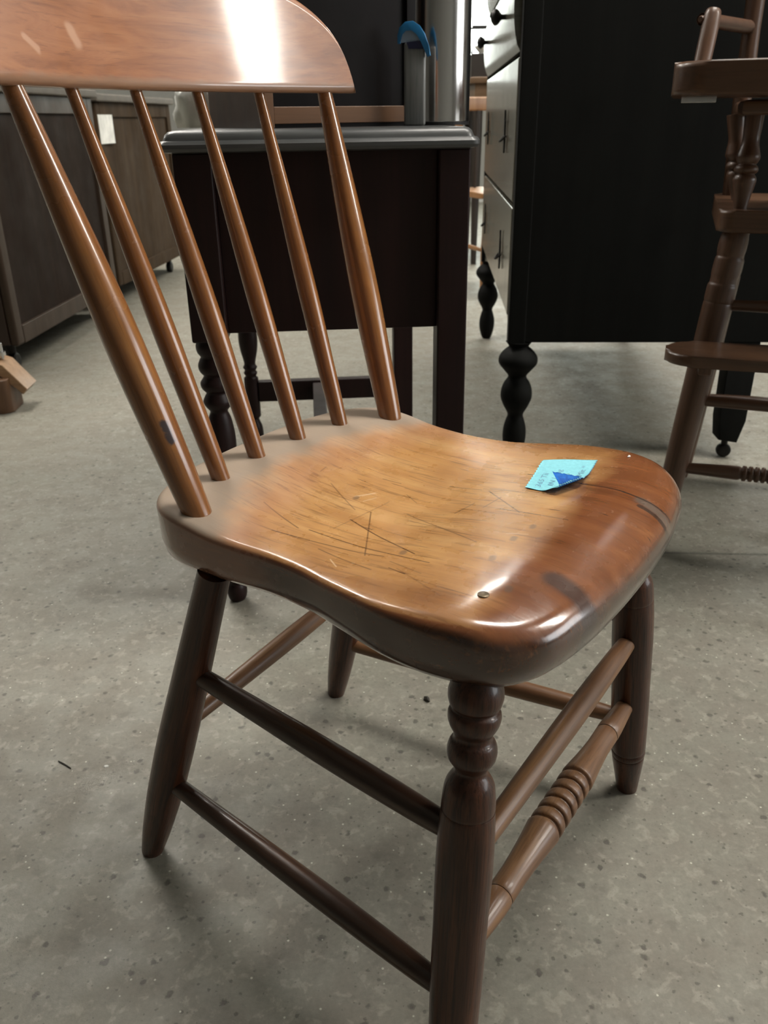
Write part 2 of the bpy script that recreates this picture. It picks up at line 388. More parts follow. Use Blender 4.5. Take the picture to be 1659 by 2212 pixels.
    col = k.mix(k.m('MULTIPLY', burn, 0.8), col, (0.035, 0.022, 0.022))
    for p in ((0.11, 0.045), (0.09, 0.116), (0.05, 0.115), (0.022, 0.118), (0.13, 0.15), (0.03, -0.06)):
        col = k.mix(k.m('MULTIPLY', k.seg(wv, (*p, 0), (p[0] + .004, p[1] + .001, 0), 0.0042), 0.55), col, (0.10, 0.07, 0.05))
    # dust lying around the spindles
    dn = k.m('MULTIPLY', k.m('SUBTRACT', k.noise(v, 22, 4, 0.6), 0.5), 0.05)
    yy = k.m('ADD', k.m('ADD', Y, k.m('MULTIPLY', k.m('MULTIPLY', X, X), -1.7)), dn)
    dust = k.m('MULTIPLY', k.mr(yy, -0.125, -0.172), k.mr(ed, 0.0065, 0.0010))
    col = k.mix(k.m('MULTIPLY', dust, 0.93), col, (0.285, 0.230, 0.180))
    film = k.m('MULTIPLY', k.mr(yy, -0.085, -0.135, 0.0, 0.45), k.m('SUBTRACT', 1.0, dust))
    col = k.mix(film, col, (0.40, 0.20, 0.13))
    rough = k.m('ADD', k.mr(k.noise(v, 40, 3), 0.3, 0.7, 0.24, 0.36), k.m('MULTIPLY', dust, 0.55))
    rough = k.m('SUBTRACT', rough, k.m('MULTIPLY', old, 0.06))
    k.bump(k.m('ADD', n2, k.m('MULTIPLY', k.noise(v, 45, 3), 0.6)), 0.16, 0.0008)
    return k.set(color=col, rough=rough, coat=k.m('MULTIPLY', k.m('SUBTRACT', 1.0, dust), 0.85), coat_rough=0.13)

def crest_material():
    k = NT('worn_crest_rail'); v = k.obj(); X, Y, Z = k.xyz(v)
    vv = k.scale(v, (2.2, 14, 20), rot=(0, 0.12, 0)); n1 = k.noise(vv, 3, 6, 0.6, 1.2)
    n2 = k.noise(k.scale(v, (6, 60, 160), rot=(0, 0.12, 0)), 3, 3, 0.6)
    col = k.ramp(n1, [(0.25, (0.185, 0.058, 0.018)), (0.5, (0.305, 0.108, 0.036)), (0.75, (0.385, 0.155, 0.056))])
    col = k.mix(k.m('MULTIPLY', k.mr(n2, 0.45, 0.3), 0.4), col, (0.14, 0.045, 0.015))
    wv = k.vm('ADD', v, k.vm('MULTIPLY', k.vm('SUBTRACT', k.n('ShaderNodeTexNoise').outputs['Color'], (0.5, 0.5, 0.5)), (0.012, 0, 0.012)))
    flat = k.vm('MULTIPLY', wv, (1, 0, 1))
    for p0, p1, wd in (((0.172, 0.830), (0.160, 0.822), 0.0045), ((0.114, 0.842), (0.112, 0.832), 0.007)):
        col = k.mix(k.m('MULTIPLY', k.seg(flat, (p0[0], 0, p0[1]), (p1[0], 0, p1[1]), wd), 0.7), col, (0.52, 0.30, 0.19))
    edge = k.mr(k.m('ADD', Z, k.m('MULTIPLY', k.m('SUBTRACT', k.noise(v, 60, 3), 0.5), 0.008)), 0.809, 0.803)
    col = k.mix(k.m('MULTIPLY', edge, 0.55), col, (0.26, 0.18, 0.125))
    k.bump(n2, 0.10, 0.0006)
    return k.set(color=col, rough=k.mr(k.noise(v, 35, 3), 0.3, 0.7, 0.34, 0.42), spec=0.65, coat=0.8, coat_rough=0.11)

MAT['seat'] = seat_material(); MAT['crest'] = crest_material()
MAT['spindle'] = wood('spindle_wood', (0.105, 0.036, 0.010), (0.245, 0.094, 0.025), (0.360, 0.160, 0.046), 'z', 1.0, 0.25, 0.8, 0.25, 0.45)
MAT['leg'] = wood('dark_leg_wood', (0.020, 0.0072, 0.0040), (0.058, 0.0195, 0.0090), (0.130, 0.045, 0.019), 'z', 1.6, 0.36, 0.3, 0.75, 0.3, 0.5, 0.3)
MAT['stretcher'] = wood('stretcher_wood', (0.022, 0.010, 0.006), (0.052, 0.023, 0.012), (0.110, 0.050, 0.022), 'z', 1.2, 0.36, 0.22, 0.35, 0.35)
MAT['stretcher_worn'] = wood('worn_stretcher_wood', (0.090, 0.040, 0.018), (0.190, 0.092, 0.042), (0.330, 0.175, 0.075), 'z', 1.2, 0.42, 0.15, 0.3, 0.3)
MAT['nail'] = plain('old_nail', (0.20, 0.155, 0.10), 0.35, metal=0.7)

chair = tag(empty('spindle_back_chair', (0.04105, 0.72780, 0), math.radians(-124.545)),
            'worn brown spindle-back wooden chair with a saddled plank seat carrying a blue tape label', 'chair')
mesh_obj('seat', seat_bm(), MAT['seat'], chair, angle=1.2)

LEGS = {'rn': ((0.1776, -0.2639), (0.1627, -0.125)), 'rf': ((-0.1776, -0.2639), (-0.139, -0.160)),
        'fn': ((0.2239, 0.1621), (0.1718, 0.1477)), 'ff': ((-0.2239, 0.1621), (-0.1718, 0.1477))}
def legp(k, z):
    a, b = LEGS[k]; t = z / 0.40
    return Vector((a[0] + (b[0] - a[0]) * t, a[1] + (b[1] - a[1]) * t, z))
REAR = [(0, .0120), (.02, .0130), (.10, .0160), (.25, .0192), (.45, .0202), (.7, .0182), (.97, .0155), (1, .0155)]
FRONT = [(0.0, .0125), (.02, .0135), (.08, .0165), (.140, .0192), (.148, .0185), (.153, .0198), (.165, .0202), (.172, .0190), (.178, .0202), (.23, .0208), (.34, .0216), (.45, .0219), (.58, .0226), (.66, .0222),
         (.715, .0211), (.722, .0204), (.730, .0209), (.755, .0202), (.778, .0188), (.793, .0158), (.804, .0128), (.814, .0131), (.832, .0178), (.850, .0189), (.866, .0174), (.874, .0148), (.884, .0146), (.900, .0180), (.915, .0198),
         (.928, .0196), (.936, .0170), (.944, .0192), (.962, .0207), (.98, .0195), (1.0, .0150)]
for kk in ('rn', 'rf'): turn('leg', legp(kk, 0), legp(kk, 0.406), REAR, MAT['leg'], chair)
for kk in ('fn', 'ff'): turn('leg', legp(kk, 0), legp(kk, 0.406), FRONT, MAT['leg'], chair, sm=4)
PLAIN = [(0, .0082), (.06, .0092), (.3, .0106), (.6, .0118), (.85, .0108), (.95, .0094), (1, .0085)]
def stretch(a, za, b, zb, mat, prof=PLAIN, sm=5): return turn('stretcher', legp(a, za), legp(b, zb), prof, mat, chair, sm=sm)
stretch('rn', .2845, 'fn', .2662, MAT['stretcher']); stretch('rn', .1255, 'fn', .1105, MAT['stretcher'])
stretch('rf', .2845, 'ff', .2662, MAT['stretcher']); stretch('rf', .104, 'ff', .1165, MAT['stretcher_worn'])
stretch('rn', .2068, 'rf', .2068, MAT['stretcher_worn'])
stretch('fn', .2412, 'ff', .2412, MAT['stretcher_worn'])
TURNED = [(0, .0082), (.05, .0095), (.12, .0118), (.178, .0128), (.182, .0112), (.187, .0112), (.191, .0126), (.25, .0124), (.33, .0142), (.395, .0166), (.405, .0168)]
for q in (.41, .447, .484, .521, .558): TURNED += [(q + .002, .0138), (q + .007, .0138), (q + .010, .0163), (q + .022, .0168), (q + .033, .0163)]
TURNED += [(.597, .0138), (.602, .0138), (.606, .0166), (.62, .0166), (.68, .0142), (.75, .0124), (.81, .0126), (.814, .0112), (.819, .0112), (.823, .0128), (.88, .0116), (.95, .0095), (1, .0082)]
stretch('fn', .1482, 'ff', .1482, MAT['stretcher_worn'], TURNED, sm=2)

# back: posts, spindles, crest rail
def crest_y(x, z): return -0.2490 - 0.033 * (1 - (x / 0.19) ** 2) - 0.307 * (z - 0.797)      # middle of the rail's thickness
POST = [(0, .0125), (.02, .0130), (.15, .0145), (.38, .0160), (.6, .0142), (.85, .0100), (1, .0072)]
SPIN = [(0, .0086), (.03, .0090), (.2, .0100), (.42, .0107), (.65, .0088), (.88, .0060), (1, .0052)]
def back_piece(nm, xb, yb, xt, prof):
    zt = 0.812; yt = crest_y(xt, zt) - 0.0035
    zb = seat_height(xb, yb) - 0.006
    return turn(nm, (xb, yb, zb), (xt, yt, zt), prof, MAT['spindle'], chair)
np_ = back_piece('back_post', 0.1542, -0.1440, 0.1930, POST)
_M = np_.matrix_local.copy(); _c = _M @ Vector((0, 0, 0.082)); _cd = (Vector((0.6228, 0.3789, 0.7708)) - _c).normalized()
_loc = _M.inverted().to_3x3() @ (_cd + Vector((-0.567, 0.824, 0)) * 0.55); _loc.z = 0; _loc = _loc.normalized() * 0.0142
np_.data.materials[0] = wood('chipped_post_wood', (0.105, 0.036, 0.010), (0.245, 0.094, 0.025), (0.360, 0.160, 0.046), 'z', 1.0, 0.25, 0.8, 0.25, 0.45,
                             chips=(((_loc.x, _loc.y, 0.074), (_loc.x, _loc.y, 0.090), 0.0048, (0.022, 0.024, 0.034)),))
back_piece('back_post', -0.1542, -0.1440, -0.1930, POST)
for xb, yb, xt in ((0.0905, -0.176, 0.124), (0.028, -0.186, 0.045), (-0.0365, -0.185, -0.033), (-0.0985, -0.175, -0.111)):
    back_piece('spindle', xb, yb, xt, SPIN)
def crest_bm():
    b = bmesh.new(); N = 64; XE = 0.2215; th = 0.0095
    def top(x):
        a = abs(x)
        zc = 0.914 - 0.35 * x * x
        if a > 0.08:
            t = (a - 0.08) / (XE - 0.08); zc = 0.799 + (0.9118 - 0.799) * (1 - min(t, 1) ** 1.5) ** 0.291
        return max(zc, 0.8005)
    def prof(x):
        z0, z1 = 0.797, top(x); r = min(0.007, (z1 - z0) * 0.45); pts = []
        for cx, cz, a0 in ((th - r, z0 + r, -90), (th - r, z1 - r, 0), (-th + r, z1 - r, 90), (-th + r, z0 + r, 180)):
            for k in range(4):
                a = math.radians(a0 + 30 * k); pts.append((cx + r * math.cos(a), cz + r * math.sin(a)))
            if a0 in (-90, 90):                               # extra rows keep the broad faces flat
                for q in (0.03, 0.2, 0.4, 0.6, 0.8, 0.97):
                    h = z1 - z0 - 2 * r
                    pts.append((th, z0 + r + h * q) if a0 == -90 else (-th, z1 - r - h * q))
        return pts
    rings = []
    for i in range(N + 1):
        s = -math.cos(math.pi * i / N); x = XE * (0.5 * s + 0.5 * (2 * i / N - 1)) if False else XE * s
        row = []
        for d, z in prof(x):
            slope = 2 * 0.033 * x / 0.19 ** 2
            nrm = Vector((-slope, 1)).normalized()
            row.append(b.verts.new((x + d * nrm.x, crest_y(x, z) + d * nrm.y, z)))
        rings.append(row)
    m = len(rings[0])
    for a, c in zip(rings, rings[1:]):
        for k in range(m): b.faces.new((a[k], a[(k + 1) % m], c[(k + 1) % m], c[k]))
    b.faces.new(rings[0]); b.faces.new(list(reversed(rings[-1])))
    return b
mesh_obj('crest_rail', crest_bm(), MAT['crest'], chair, angle=1.1)
for x, y in ((0.1490, 0.1385),):
    b = lathe_bm(smooth_prof([(0.0044, 0), (0.0044, 0.0006), (0.0038, 0.0012), (0.001, 0.0015)], 3), 20)
    mesh_obj('nail_head', b, MAT['nail'], chair, matrix=Matrix.Translation((x, y, seat_height(x, y) - 0.0003)))

# ================================================================== blue tape on the seat
TA, TB, TE, TF = Vector((-0.132, 0.0574)), Vector((-0.1502, 0.1081)), Vector((-0.0563, 0.0739)), Vector((-0.0480, 0.1270))
F0, F1 = Vector((1.0, 0.62)), Vector((0.65, 1.0))               # fold line in (u, v)
def tape_flat(u, v): return TA * (1 - u) * (1 - v) + TE * u * (1 - v) + TB * (1 - u) * v + TF * u * v
_p0, _p1 = tape_flat(*F0), tape_flat(*F1); _fd = (_p1 - _p0).normalized(); _fn = Vector((_fd.y, -_fd.x))
if _fn.dot(tape_flat(1, 1) - _p0) < 0: _fn = -_fn
def tape_point(u, v, off=0.0):
    p = tape_flat(u, v); s = (p - _p0).dot(_fn)
    base = lambda q: seat_height(q.x, q.y) + 0.0006
    lift = 0.0060 * math.exp(-(min(s, 0) / 0.009) ** 2)
    wave = 0.0006 * math.sin(9 * u + 4 * v) + 0.0010 * max(0, u - 0.9) * 10 * (1 - v) * 0.6
    if s <= 0: return Vector((p.x, p.y, base(p) + lift + max(wave, 0) + off))
    r = 0.0022; a = min(s / r, math.radians(152)); rest = max(0.0, s - r * a)
    q = p - _fn * s
    dx = r * math.sin(a) + rest * math.cos(a); dz = r * (1 - math.cos(a)) + rest * math.sin(a)
    return Vector((q.x + _fn.x * dx, q.y + _fn.y * dx, base(q) + 0.0060 + dz + (-off if a > 1.6 else off)))
kt = NT('blue_tape_face'); MAT['tape'] = kt.set(color=kt.mix(kt.mr(kt.noise(kt.obj(), 300, 3), .3, .7), (0.22, 0.62, 0.72), (0.27, 0.70, 0.80)), rough=0.7)
kt = NT('blue_tape_back'); MAT['tape_back'] = kt.set(color=kt.mix(kt.mr(kt.noise(kt.obj(), 200, 3), .3, .7), (0.002, 0.085, 0.42), (0.006, 0.16, 0.62)), rough=0.6, spec=0.2)
MAT['ink'] = plain('violet_ink', (0.14, 0.30, 0.46), 0.6)
def tape_bm():
    b = bmesh.new(); N, M = 44, 34; T = {}; B = {}
    for i in range(N + 1):
        for j in range(M + 1):
            u, v = i / N, j / M
            if j in (0,): v += 0.012 * math.sin(i * 1.7)
            if j == M: v += 0.010 * math.sin(i * 2.3)
            p = tape_point(u, v); T[i, j] = b.verts.new(p + Vector((0, 0, 0.0001))); B[i, j] = b.verts.new(tape_point(u, v, -0.0002))
    for i in range(N):
        for j in range(M):
            f = b.faces.new((T[i, j], T[i + 1, j], T[i + 1, j + 1], T[i, j + 1])); f.material_index = 0
            f = b.faces.new((B[i, j], B[i, j + 1], B[i + 1, j + 1], B[i + 1, j])); f.material_index = 1
    edge = [(i, 0) for i in range(N)] + [(N, j) for j in range(M)] + [(i, M) for i in range(N, 0, -1)] + [(0, j) for j in range(M, 0, -1)]
    for q in range(len(edge)):
        a, c = edge[q], edge[(q + 1) % len(edge)]
        f = b.faces.new((T[a], T[c], B[c], B[a])); f.material_index = 1
    return b
CHM = Matrix.Translation((0.04105, 0.72780, 0)) @ Matrix.Rotation(math.radians(-124.545), 4, 'Z')
tape = tag(empty('tape_label', (0, 0, 0)), 'pale blue masking tape label with handwriting and one curled corner, stuck on the plank seat', 'label')
tape.matrix_world = CHM @ Matrix.Translation((-0.10, 0.09, 0.455))
INV = Matrix.Translation((0.10, -0.09, -0.455))
b = tape_bm(); bmesh.ops.transform(b, matrix=INV, verts=b.verts)
me = bpy.data.meshes.new('tape_strip'); b.to_mesh(me); b.free(); me.materials.append(MAT['tape']); me.materials.append(MAT['tape_back'])
for p in me.polygons: p.use_smooth = True
o = bpy.data.objects.new('tape_strip', me); C.objects.link(o); o.parent = tape
for txt, u0, v0, size in (('365 Tii', 0.93, 0.27, 0.0085), ('IN Long', 0.84, 0.48, 0.0080), ('.up', 0.62, 0.66, 0.0080), ('RMit *', 0.62, 0.90, 0.0085)):
    cu = bpy.data.curves.new('t', 'FONT'); cu.body = txt; cu.size = size; cu.resolution_u = 2; cu.shear = 0.1
    to = bpy.data.objects.new('t', cu); C.objects.link(to)
    bpy.context.view_layer.update()
    m2 = bpy.data.meshes.new_from_object(to.evaluated_get(bpy.context.evaluated_depsgraph_get()))
    bpy.data.objects.remove(to); bpy.data.curves.remove(cu)
    for vt in m2.vertices:
        u = u0 - vt.co.x * 1.5 / 0.0776; v = v0 - vt.co.y * 1.0 / 0.0538
        vt.co = INV @ (tape_point(min(max(u, 0.02), 0.99), min(max(v, .02), .98)) + Vector((0, 0, 0.0003)))
    m2.name = 'handwriting'; m2.materials.clear(); m2.materials.append(MAT['ink'])
    o = bpy.data.objects.new('handwriting', m2); C.objects.link(o); o.parent = tape

# white chip lying on the seat
def lump_bm(sx, sy, sz, seed=0, rough=0.3, sub=1):
    rnd = random.Random(seed); b = bmesh.new(); bmesh.ops.create_icosphere(b, subdivisions=sub, radius=1)
    for vt in b.verts:
        k = 1 + rough * (rnd.random() - 0.5) * 2
        vt.co = Vector((vt.co.x * sx * k, vt.co.y * sy * k, max(vt.co.z, -0.5) * sz * k))
    zmin = min(vt.co.z for vt in b.verts)
    for vt in b.verts: vt.co.z -= zmin
    return b
MAT['white_bit'] = plain('white_flake', (0.78, 0.78, 0.74), 0.7)
MAT['dark_bit'] = plain('dark_crumb', (0.03, 0.026, 0.02), 0.8)
MAT['straw'] = plain('yellow_straw', (0.55, 0.50, 0.25), 0.7)
o = tag(mesh_obj('paint_flake', lump_bm(0.0030, 0.0017, 0.0010, 3), MAT['white_bit']), 'tiny white flake lying on the front corner of the plank seat', 'flake')
o.matrix_world = CHM @ Matrix.Translation((-0.1720, 0.1325, seat_height(-0.172, 0.1325) + 0.0002))

# debris on the floor
o = tag(mesh_obj('wood_splinter', tube_bm([(-0.010, 0.006, 0.0012), (0.0, 0.0, 0.0014), (0.011, -0.008, 0.0012)], 0.0008, 6), MAT['dark_bit']), 'thin dark splinter lying on the concrete floor', 'splinter')
o.location = (-0.429, 0.878, 0)
o = tag(mesh_obj('paper_scrap', lump_bm(0.0032, 0.0022, 0.0012, 5), MAT['white_bit']), 'tiny white scrap lying on the concrete beside the dark splinter', 'scrap'); o.location = (-0.372, 0.873, 0)
o = tag(mesh_obj('dirt_crumb', lump_bm(0.0045, 0.0055, 0.0040, 8, .5), MAT['dark_bit']), 'small black crumb of dirt on the floor under the spindle-back chair', 'crumb'); o.location = (0.058, 1.003, 0)
o = tag(mesh_obj('straw_piece', tube_bm([(-0.022, -0.008, 0.0015), (0.022, 0.008, 0.0015)], 0.0022, 6), MAT['straw']), 'short pale yellow straw lying on the floor near the dark desk', 'straw'); o.location = (-0.935, 3.62, 0)

# ================================================================== dark desk behind the chair
MAT['desk'] = wood('dark_red_desk_wood', (0.0085, 0.0032, 0.0030), (0.0150, 0.0052, 0.0047), (0.0215, 0.0080, 0.0070), 'z', 0.5, 0.45, 0.0, 0.25, 0.2, 0.08, 0.25)
MAT['desk_top'] = wood('dusty_desk_top', (0.030, 0.032, 0.033), (0.047, 0.050, 0.050), (0.070, 0.072, 0.072), 'x', 0.5, 0.42, 0.2, 0.3, 0.2, 0.1)
desk = tag(empty('writing_desk', (-0.262, 1.30, 0), math.radians(4.6)), 'dark red-brown wooden desk with turned and square legs behind the chair', 'desk')
DW, DL, DT = 0.372, 0.71, 0.760
TLEG = [(0, .011), (.01, .015), (.035, .0175), (.06, .0165), (.075, .0130), (.085, .0165), (.10, .0195), (.13, .0205), (.17, .0190), (.20, .0140), (.215, .0125), (.225, .0165), (.235, .0175),
        (.26, .0175), (.42, .0175), (.43, .0165), (.445, .0130), (.46, .0165), (.475, .0135), (.49, .0170), (.505, .0135), (.53, .0150), (.57, .0195), (.62, .0225), (.67, .0220), (.72, .0180), (.745, .0140),
        (.76, .0190), (.78, .0235), (.80, .0195), (.812, .0170), (.825, .0225), (.845, .0250), (.862, .0200), (.872, .0185), (.885, .0235), (.905, .0255), (.925, .0220), (.935, .0200), (.95, .0245), (.97, .0262), (.985, .0240), (1, .0230)]
BLK = 0.466
for ly in (0.0, DL):
    lg = turn('turned_leg', (0, ly, 0), (0, ly, BLK + 0.004), TLEG, MAT['desk'], desk, seg=24, sm=3)
    box('leg_block', -0.027, 0.027, ly - 0.027, ly + 0.027, BLK, 0.7318, MAT['desk'], desk, bev=0.003)
    box('square_leg', DW - 0.024, DW + 0.022, ly - 0.022, ly + 0.022, 0.0, 0.7318, MAT['desk'], desk, bev=0.003)
    box('end_panel', 0.0272, DW - 0.0242, ly - 0.006, ly + 0.008, 0.475, 0.7317, MAT['desk'], desk, bev=0.001)
    box('end_stretcher', 0.016, DW - 0.0242, ly - 0.013, ly + 0.013, 0.145, 0.195, MAT['desk'], desk, bev=0.003)
box('back_panel', DW - 0.006, DW + 0.008, 0.0222, DL - 0.0222, 0.60, 0.7317, MAT['desk'], desk, bev=0.001)
box('drawer_front', -0.014, 0.004, 0.0272, DL - 0.0272, 0.60, 0.7317, MAT['desk'], desk, bev=0.002)
box('medial_stretcher', DW * 0.40, DW * 0.40 + 0.030, 0.0132, DL - 0.0132, 0.150, 0.190, MAT['desk'], desk, bev=0.003)
def top_bm():
    b = bmesh.new(); x0, x1, y0, y1 = -0.043, DW + 0.031, -0.050, DL + 0.050
    rings = []
    for ins, z in ((0.012, 0.7315), (0.003, 0.7335), (0.0, 0.7375), (0.0, 0.7425), (0.003, 0.7465), (0.007, 0.7475), (0.008, 0.7505), (0.010, 0.755), (0.014, 0.7585), (0.020, DT)):
        rr = 0.012; row = []
        for cx, cy, a0 in ((x1 - ins - rr, y1 - ins - rr, 0), (x0 + ins + rr, y1 - ins - rr, 90), (x0 + ins + rr, y0 + ins + rr, 180), (x1 - ins - rr, y0 + ins + rr, 270)):
            for q in range(4):
                a = math.radians(a0 + 30 * q); row.append(b.verts.new((cx + rr * math.cos(a), cy + rr * math.sin(a), z)))
        rings.append(row)
    n = len(rings[0])
    for a, c in zip(rings, rings[1:]):
        for i in range(n): b.faces.new((a[i], a[(i + 1) % n], c[(i + 1) % n], c[i]))
    b.faces.new(list(reversed(rings[0]))); b.faces.new(rings[-1])
    return b
mesh_obj('desk_top', top_bm(), MAT['desk_top'], desk, angle=0.6)

# things standing on the desk
MAT['case'] = wood('brown_case_wood', (0.030, 0.014, 0.008), (0.055, 0.026, 0.014), (0.080, 0.040, 0.022), 'z', 0.4, 0.5, 0.1, 0.2, 0.2, 0.05)
MAT['case_rail'] = wood('tan_rail_wood', (0.09, 0.040, 0.016), (0.14, 0.066, 0.028), (0.19, 0.095, 0.042), 'x', 0.4, 0.45, 0.1, 0.2, 0.2, 0.05)
MAT['case_black'] = plain('black_front', (0.006, 0.0045, 0.0045), 0.40, var=0.2, spec=0.15)
case = tag(empty('wooden_case', (-0.173, 1.425, DT), math.radians(26)), 'brown wooden case with a black recessed front standing on the dark desk', 'case')
CW, CD, CH = 0.262, 0.30, 0.40
box('side_panel', 0.0, 0.012, 0.012, CD, 0.0, CH, MAT['case'], case, bev=0.001)
box('side_panel', CW - 0.012, CW, 0.012, CD, 0.0, CH, MAT['case'], case, bev=0.001)
box('back_panel', 0.012, CW - 0.012, CD - 0.008, CD, 0.0, CH, MAT['case'], case, bev=0.001)
box('lid', -0.006, CW + 0.006, -0.006, CD + 0.006, CH, CH + 0.016, MAT['case'], case, bev=0.003)
box('front_post', 0.0, 0.016, 0.0, 0.012, 0.0, CH, MAT['case_rail'], case, bev=0.001)
box('front_post', CW - 0.016, CW, 0.0, 0.012, 0.0, CH, MAT['case_black'], case, bev=0.001)
box('bottom_rail', 0.016, CW - 0.016, 0.001, 0.013, 0.006, 0.030, MAT['case_rail'], case, bev=0.001)
box('front_panel', 0.016, CW - 0.016, 0.007, 0.013, 0.030, CH, MAT['case_black'], case, bev=0.0005)
box('plinth', 0.014, CW - 0.014, 0.004, CD - 0.009, 0.0, 0.006, MAT['case_black'], case, bev=0.0)

k = NT('brushed_steel'); nn = k.noise(k.scale(k.obj(), (60, 60, 1.2)), 4, 3)
MAT['steel'] = k.set(color=(0.62, 0.60, 0.58), metal=1.0, rough=k.mr(nn, .3, .7, .13, .20))
MAT['steel_dark'] = plain('dark_plastic', (0.02, 0.02, 0.022), 0.4)
can = tag(empty('steel_canister', (0.106, 1.585, DT)), 'tall polished steel cylinder standing on the dark desk beside the wooden case', 'canister')
mesh_obj('body', lathe_bm([(0.0475, 0.004), (0.049, 0.006), (0.049, 0.40), (0.047, 0.402)], 48), MAT['steel'], can, angle=0.5)
mesh_obj('base_ring', lathe_bm([(0.0485, 0), (0.0485, 0.006)], 48), MAT['steel_dark'], can, angle=0.5)
mesh_obj('cap', lathe_bm(smooth_prof([(0.0485, 0.402), (0.0495, 0.41), (0.047, 0.425), (0.02, 0.432), (0.004, 0.433)], 4), 48), MAT['steel_dark'], can)

MAT['blue_plastic'] = plain('blue_header', (0.012, 0.14, 0.32), 0.35)
MAT['navy'] = plain('navy_print', (0.012, 0.016, 0.06), 0.4)
MAT['pale_card'] = plain('pale_card', (0.20, 0.26, 0.34), 0.5)
k = NT('grey_sleeve'); MAT['sleeve'] = k.set(color=k.mix(k.mr(k.noise(k.scale(k.obj(), (80, 80, 4)), 3, 3), .3, .7), (0.16, 0.17, 0.17), (0.24, 0.24, 0.235)), rough=0.3)
pk = tag(empty('plastic_pack', (0.0545, 1.500, DT), math.radians(-8)), 'slim grey plastic sleeve with a blue arched header standing before the steel cylinder', 'package')
mesh_obj('sleeve', box_bm(-0.012, 0.022, -0.006, 0.006, 0.0, 0.118, 0.004, 3), MAT['sleeve'], pk)
arc = [(-0.021, 0.116), (-0.0215, 0.127), (-0.018, 0.138), (-0.009, 0.1455), (0.003, 0.1465), (0.0135, 0.140), (0.0215, 0.129), (0.0275, 0.113), (0.0305, 0.099), (0.0255, 0.097), (0.0205, 0.107), (0.0165, 0.118), (0.009, 0.129), (0.001, 0.1345), (-0.008, 0.1345), (-0.014, 0.129), (-0.0165, 0.121), (-0.0165, 0.116)]
RX = Matrix.Rotation(math.radians(90), 4, 'X')
def upright(pts, y0, y1, bev=0.0): b = poly_prism_bm(pts, -y1, -y0, bev); bmesh.ops.transform(b, matrix=RX, verts=b.verts); return b
hd = mesh_obj('header', upright(arc, -0.010, -0.004, 0.001), MAT['blue_plastic'], pk)
mesh_obj('window_card', upright([(-0.019, 0.117), (0.018, 0.120), (0.011, 0.133), (0.003, 0.137), (-0.007, 0.137), (-0.016, 0.130)], -0.0085, -0.006), MAT['pale_card'], pk)
mesh_obj('printed_band', upright([(-0.004, 0.109), (0.023, 0.1085), (0.020, 0.1205), (-0.008, 0.1205)], -0.0085, -0.0062), MAT['navy'], pk)

# crumpled white bag at the far corner of the desk
MAT['bag'] = plain('white_plastic_film', (0.88, 0.89, 0.84), 0.4, var=0.05)
def bag_bm():
    from mathutils import noise as mn
    b = bmesh.new(); bmesh.ops.create_icosphere(b, subdivisions=4, radius=1)
    for vt in b.verts:
        c = vt.co.copy(); r = 1 + 0.22 * mn.noise(c * 2.3) + 0.13 * abs(mn.noise(c * 6.0)) + 0.05 * mn.noise(c * 14)
        vt.co = Vector((c.x * 0.044 * r, c.y * 0.055 * r, c.z * 0.066 * r))
        if c.z < -0.35: vt.co.z = -0.035
        if c.z > 0.4: vt.co.x *= 0.7; vt.co.y *= 0.7; vt.co.z *= 1.25
    for vt in b.verts: vt.co.z += 0.035
    return b
o = tag(mesh_obj('plastic_bag', bag_bm(), MAT['bag'], angle=3), 'crumpled white plastic bag on the desk behind the wooden case', 'bag'); o.location = (-0.350, 1.83, DT + 0.0005)

# ================================================================== tall black dresser
MAT['black'] = wood('black_stained_wood', (0.0020, 0.0022, 0.0017), (0.0034, 0.0036, 0.0029), (0.005, 0.0052, 0.0042), 'z', 0.4, 0.65, 0.0, 0.2, 0.2, 0.05, 0.12)
MAT['drawer'] = wood('grey_brown_veneer', (0.075, 0.070, 0.055), (0.125, 0.118, 0.092), (0.17, 0.16, 0.13), 'x', 0.4, 0.22, 0.5, 0.25, 0.2, 0.03)
MAT['pull'] = plain('black_iron', (0.012, 0.011, 0.010), 0.45, metal=0.6)
DR = math.atan2(3.341 - 1.956, 0.397 - 0.310)              # direction of the front edge in plan
dres = tag(empty('tall_dresser', (0.302, 1.958, 0), DR - math.pi / 2), 'tall black-sided dresser with pale drawer fronts and bulbous turned legs', 'dresser')
# local: +y runs along the drawer fronts away from the viewer, +x into the depth, fronts lie at x = 0
LN, DP, ZB, ZT = 1.30, 0.60, 0.292, 1.28
box('side_panel', 0.012, DP, 0.0, 0.022, ZB, ZT, MAT['black'], dres, bev=0.002)
box('side_panel', 0.012, DP, LN - 0.022, LN, ZB, ZT, MAT['black'], dres, bev=0.002)
box('back_panel', DP - 0.012, DP, 0.0222, LN - 0.0222, ZB, ZT, MAT['black'], dres, bev=0.001)
box('bottom_board', 0.03, DP - 0.0125, 0.0222, LN - 0.0222, ZB + 0.012, ZB + 0.03, MAT['black'], dres, bev=0.001)
box('dresser_top', -0.03, DP + 0.02, -0.03, LN + 0.03, ZT, ZT + 0.03, MAT['black'], dres, bev=0.008)
for yy in (0.0, LN - 0.040): box('corner_post', -0.006, 0.034, yy - 0.002 if yy == 0 else yy, yy + 0.040, ZB - 0.004, ZT, MAT['black'], dres, bev=0.003)
DLEG = [(0, .013), (.03, .019), (.10, .025), (.18, .0285), (.26, .0275), (.33, .0225), (.37, .0190), (.40, .0205), (.46, .030), (.53, .0375), (.60, .0365), (.66, .030), (.70, .0225), (.725, .0230), (.77, .034), (.82, .0450), (.87, .0455), (.92, .036), (.955, .0245), (.97, .0240), (1, .031)]
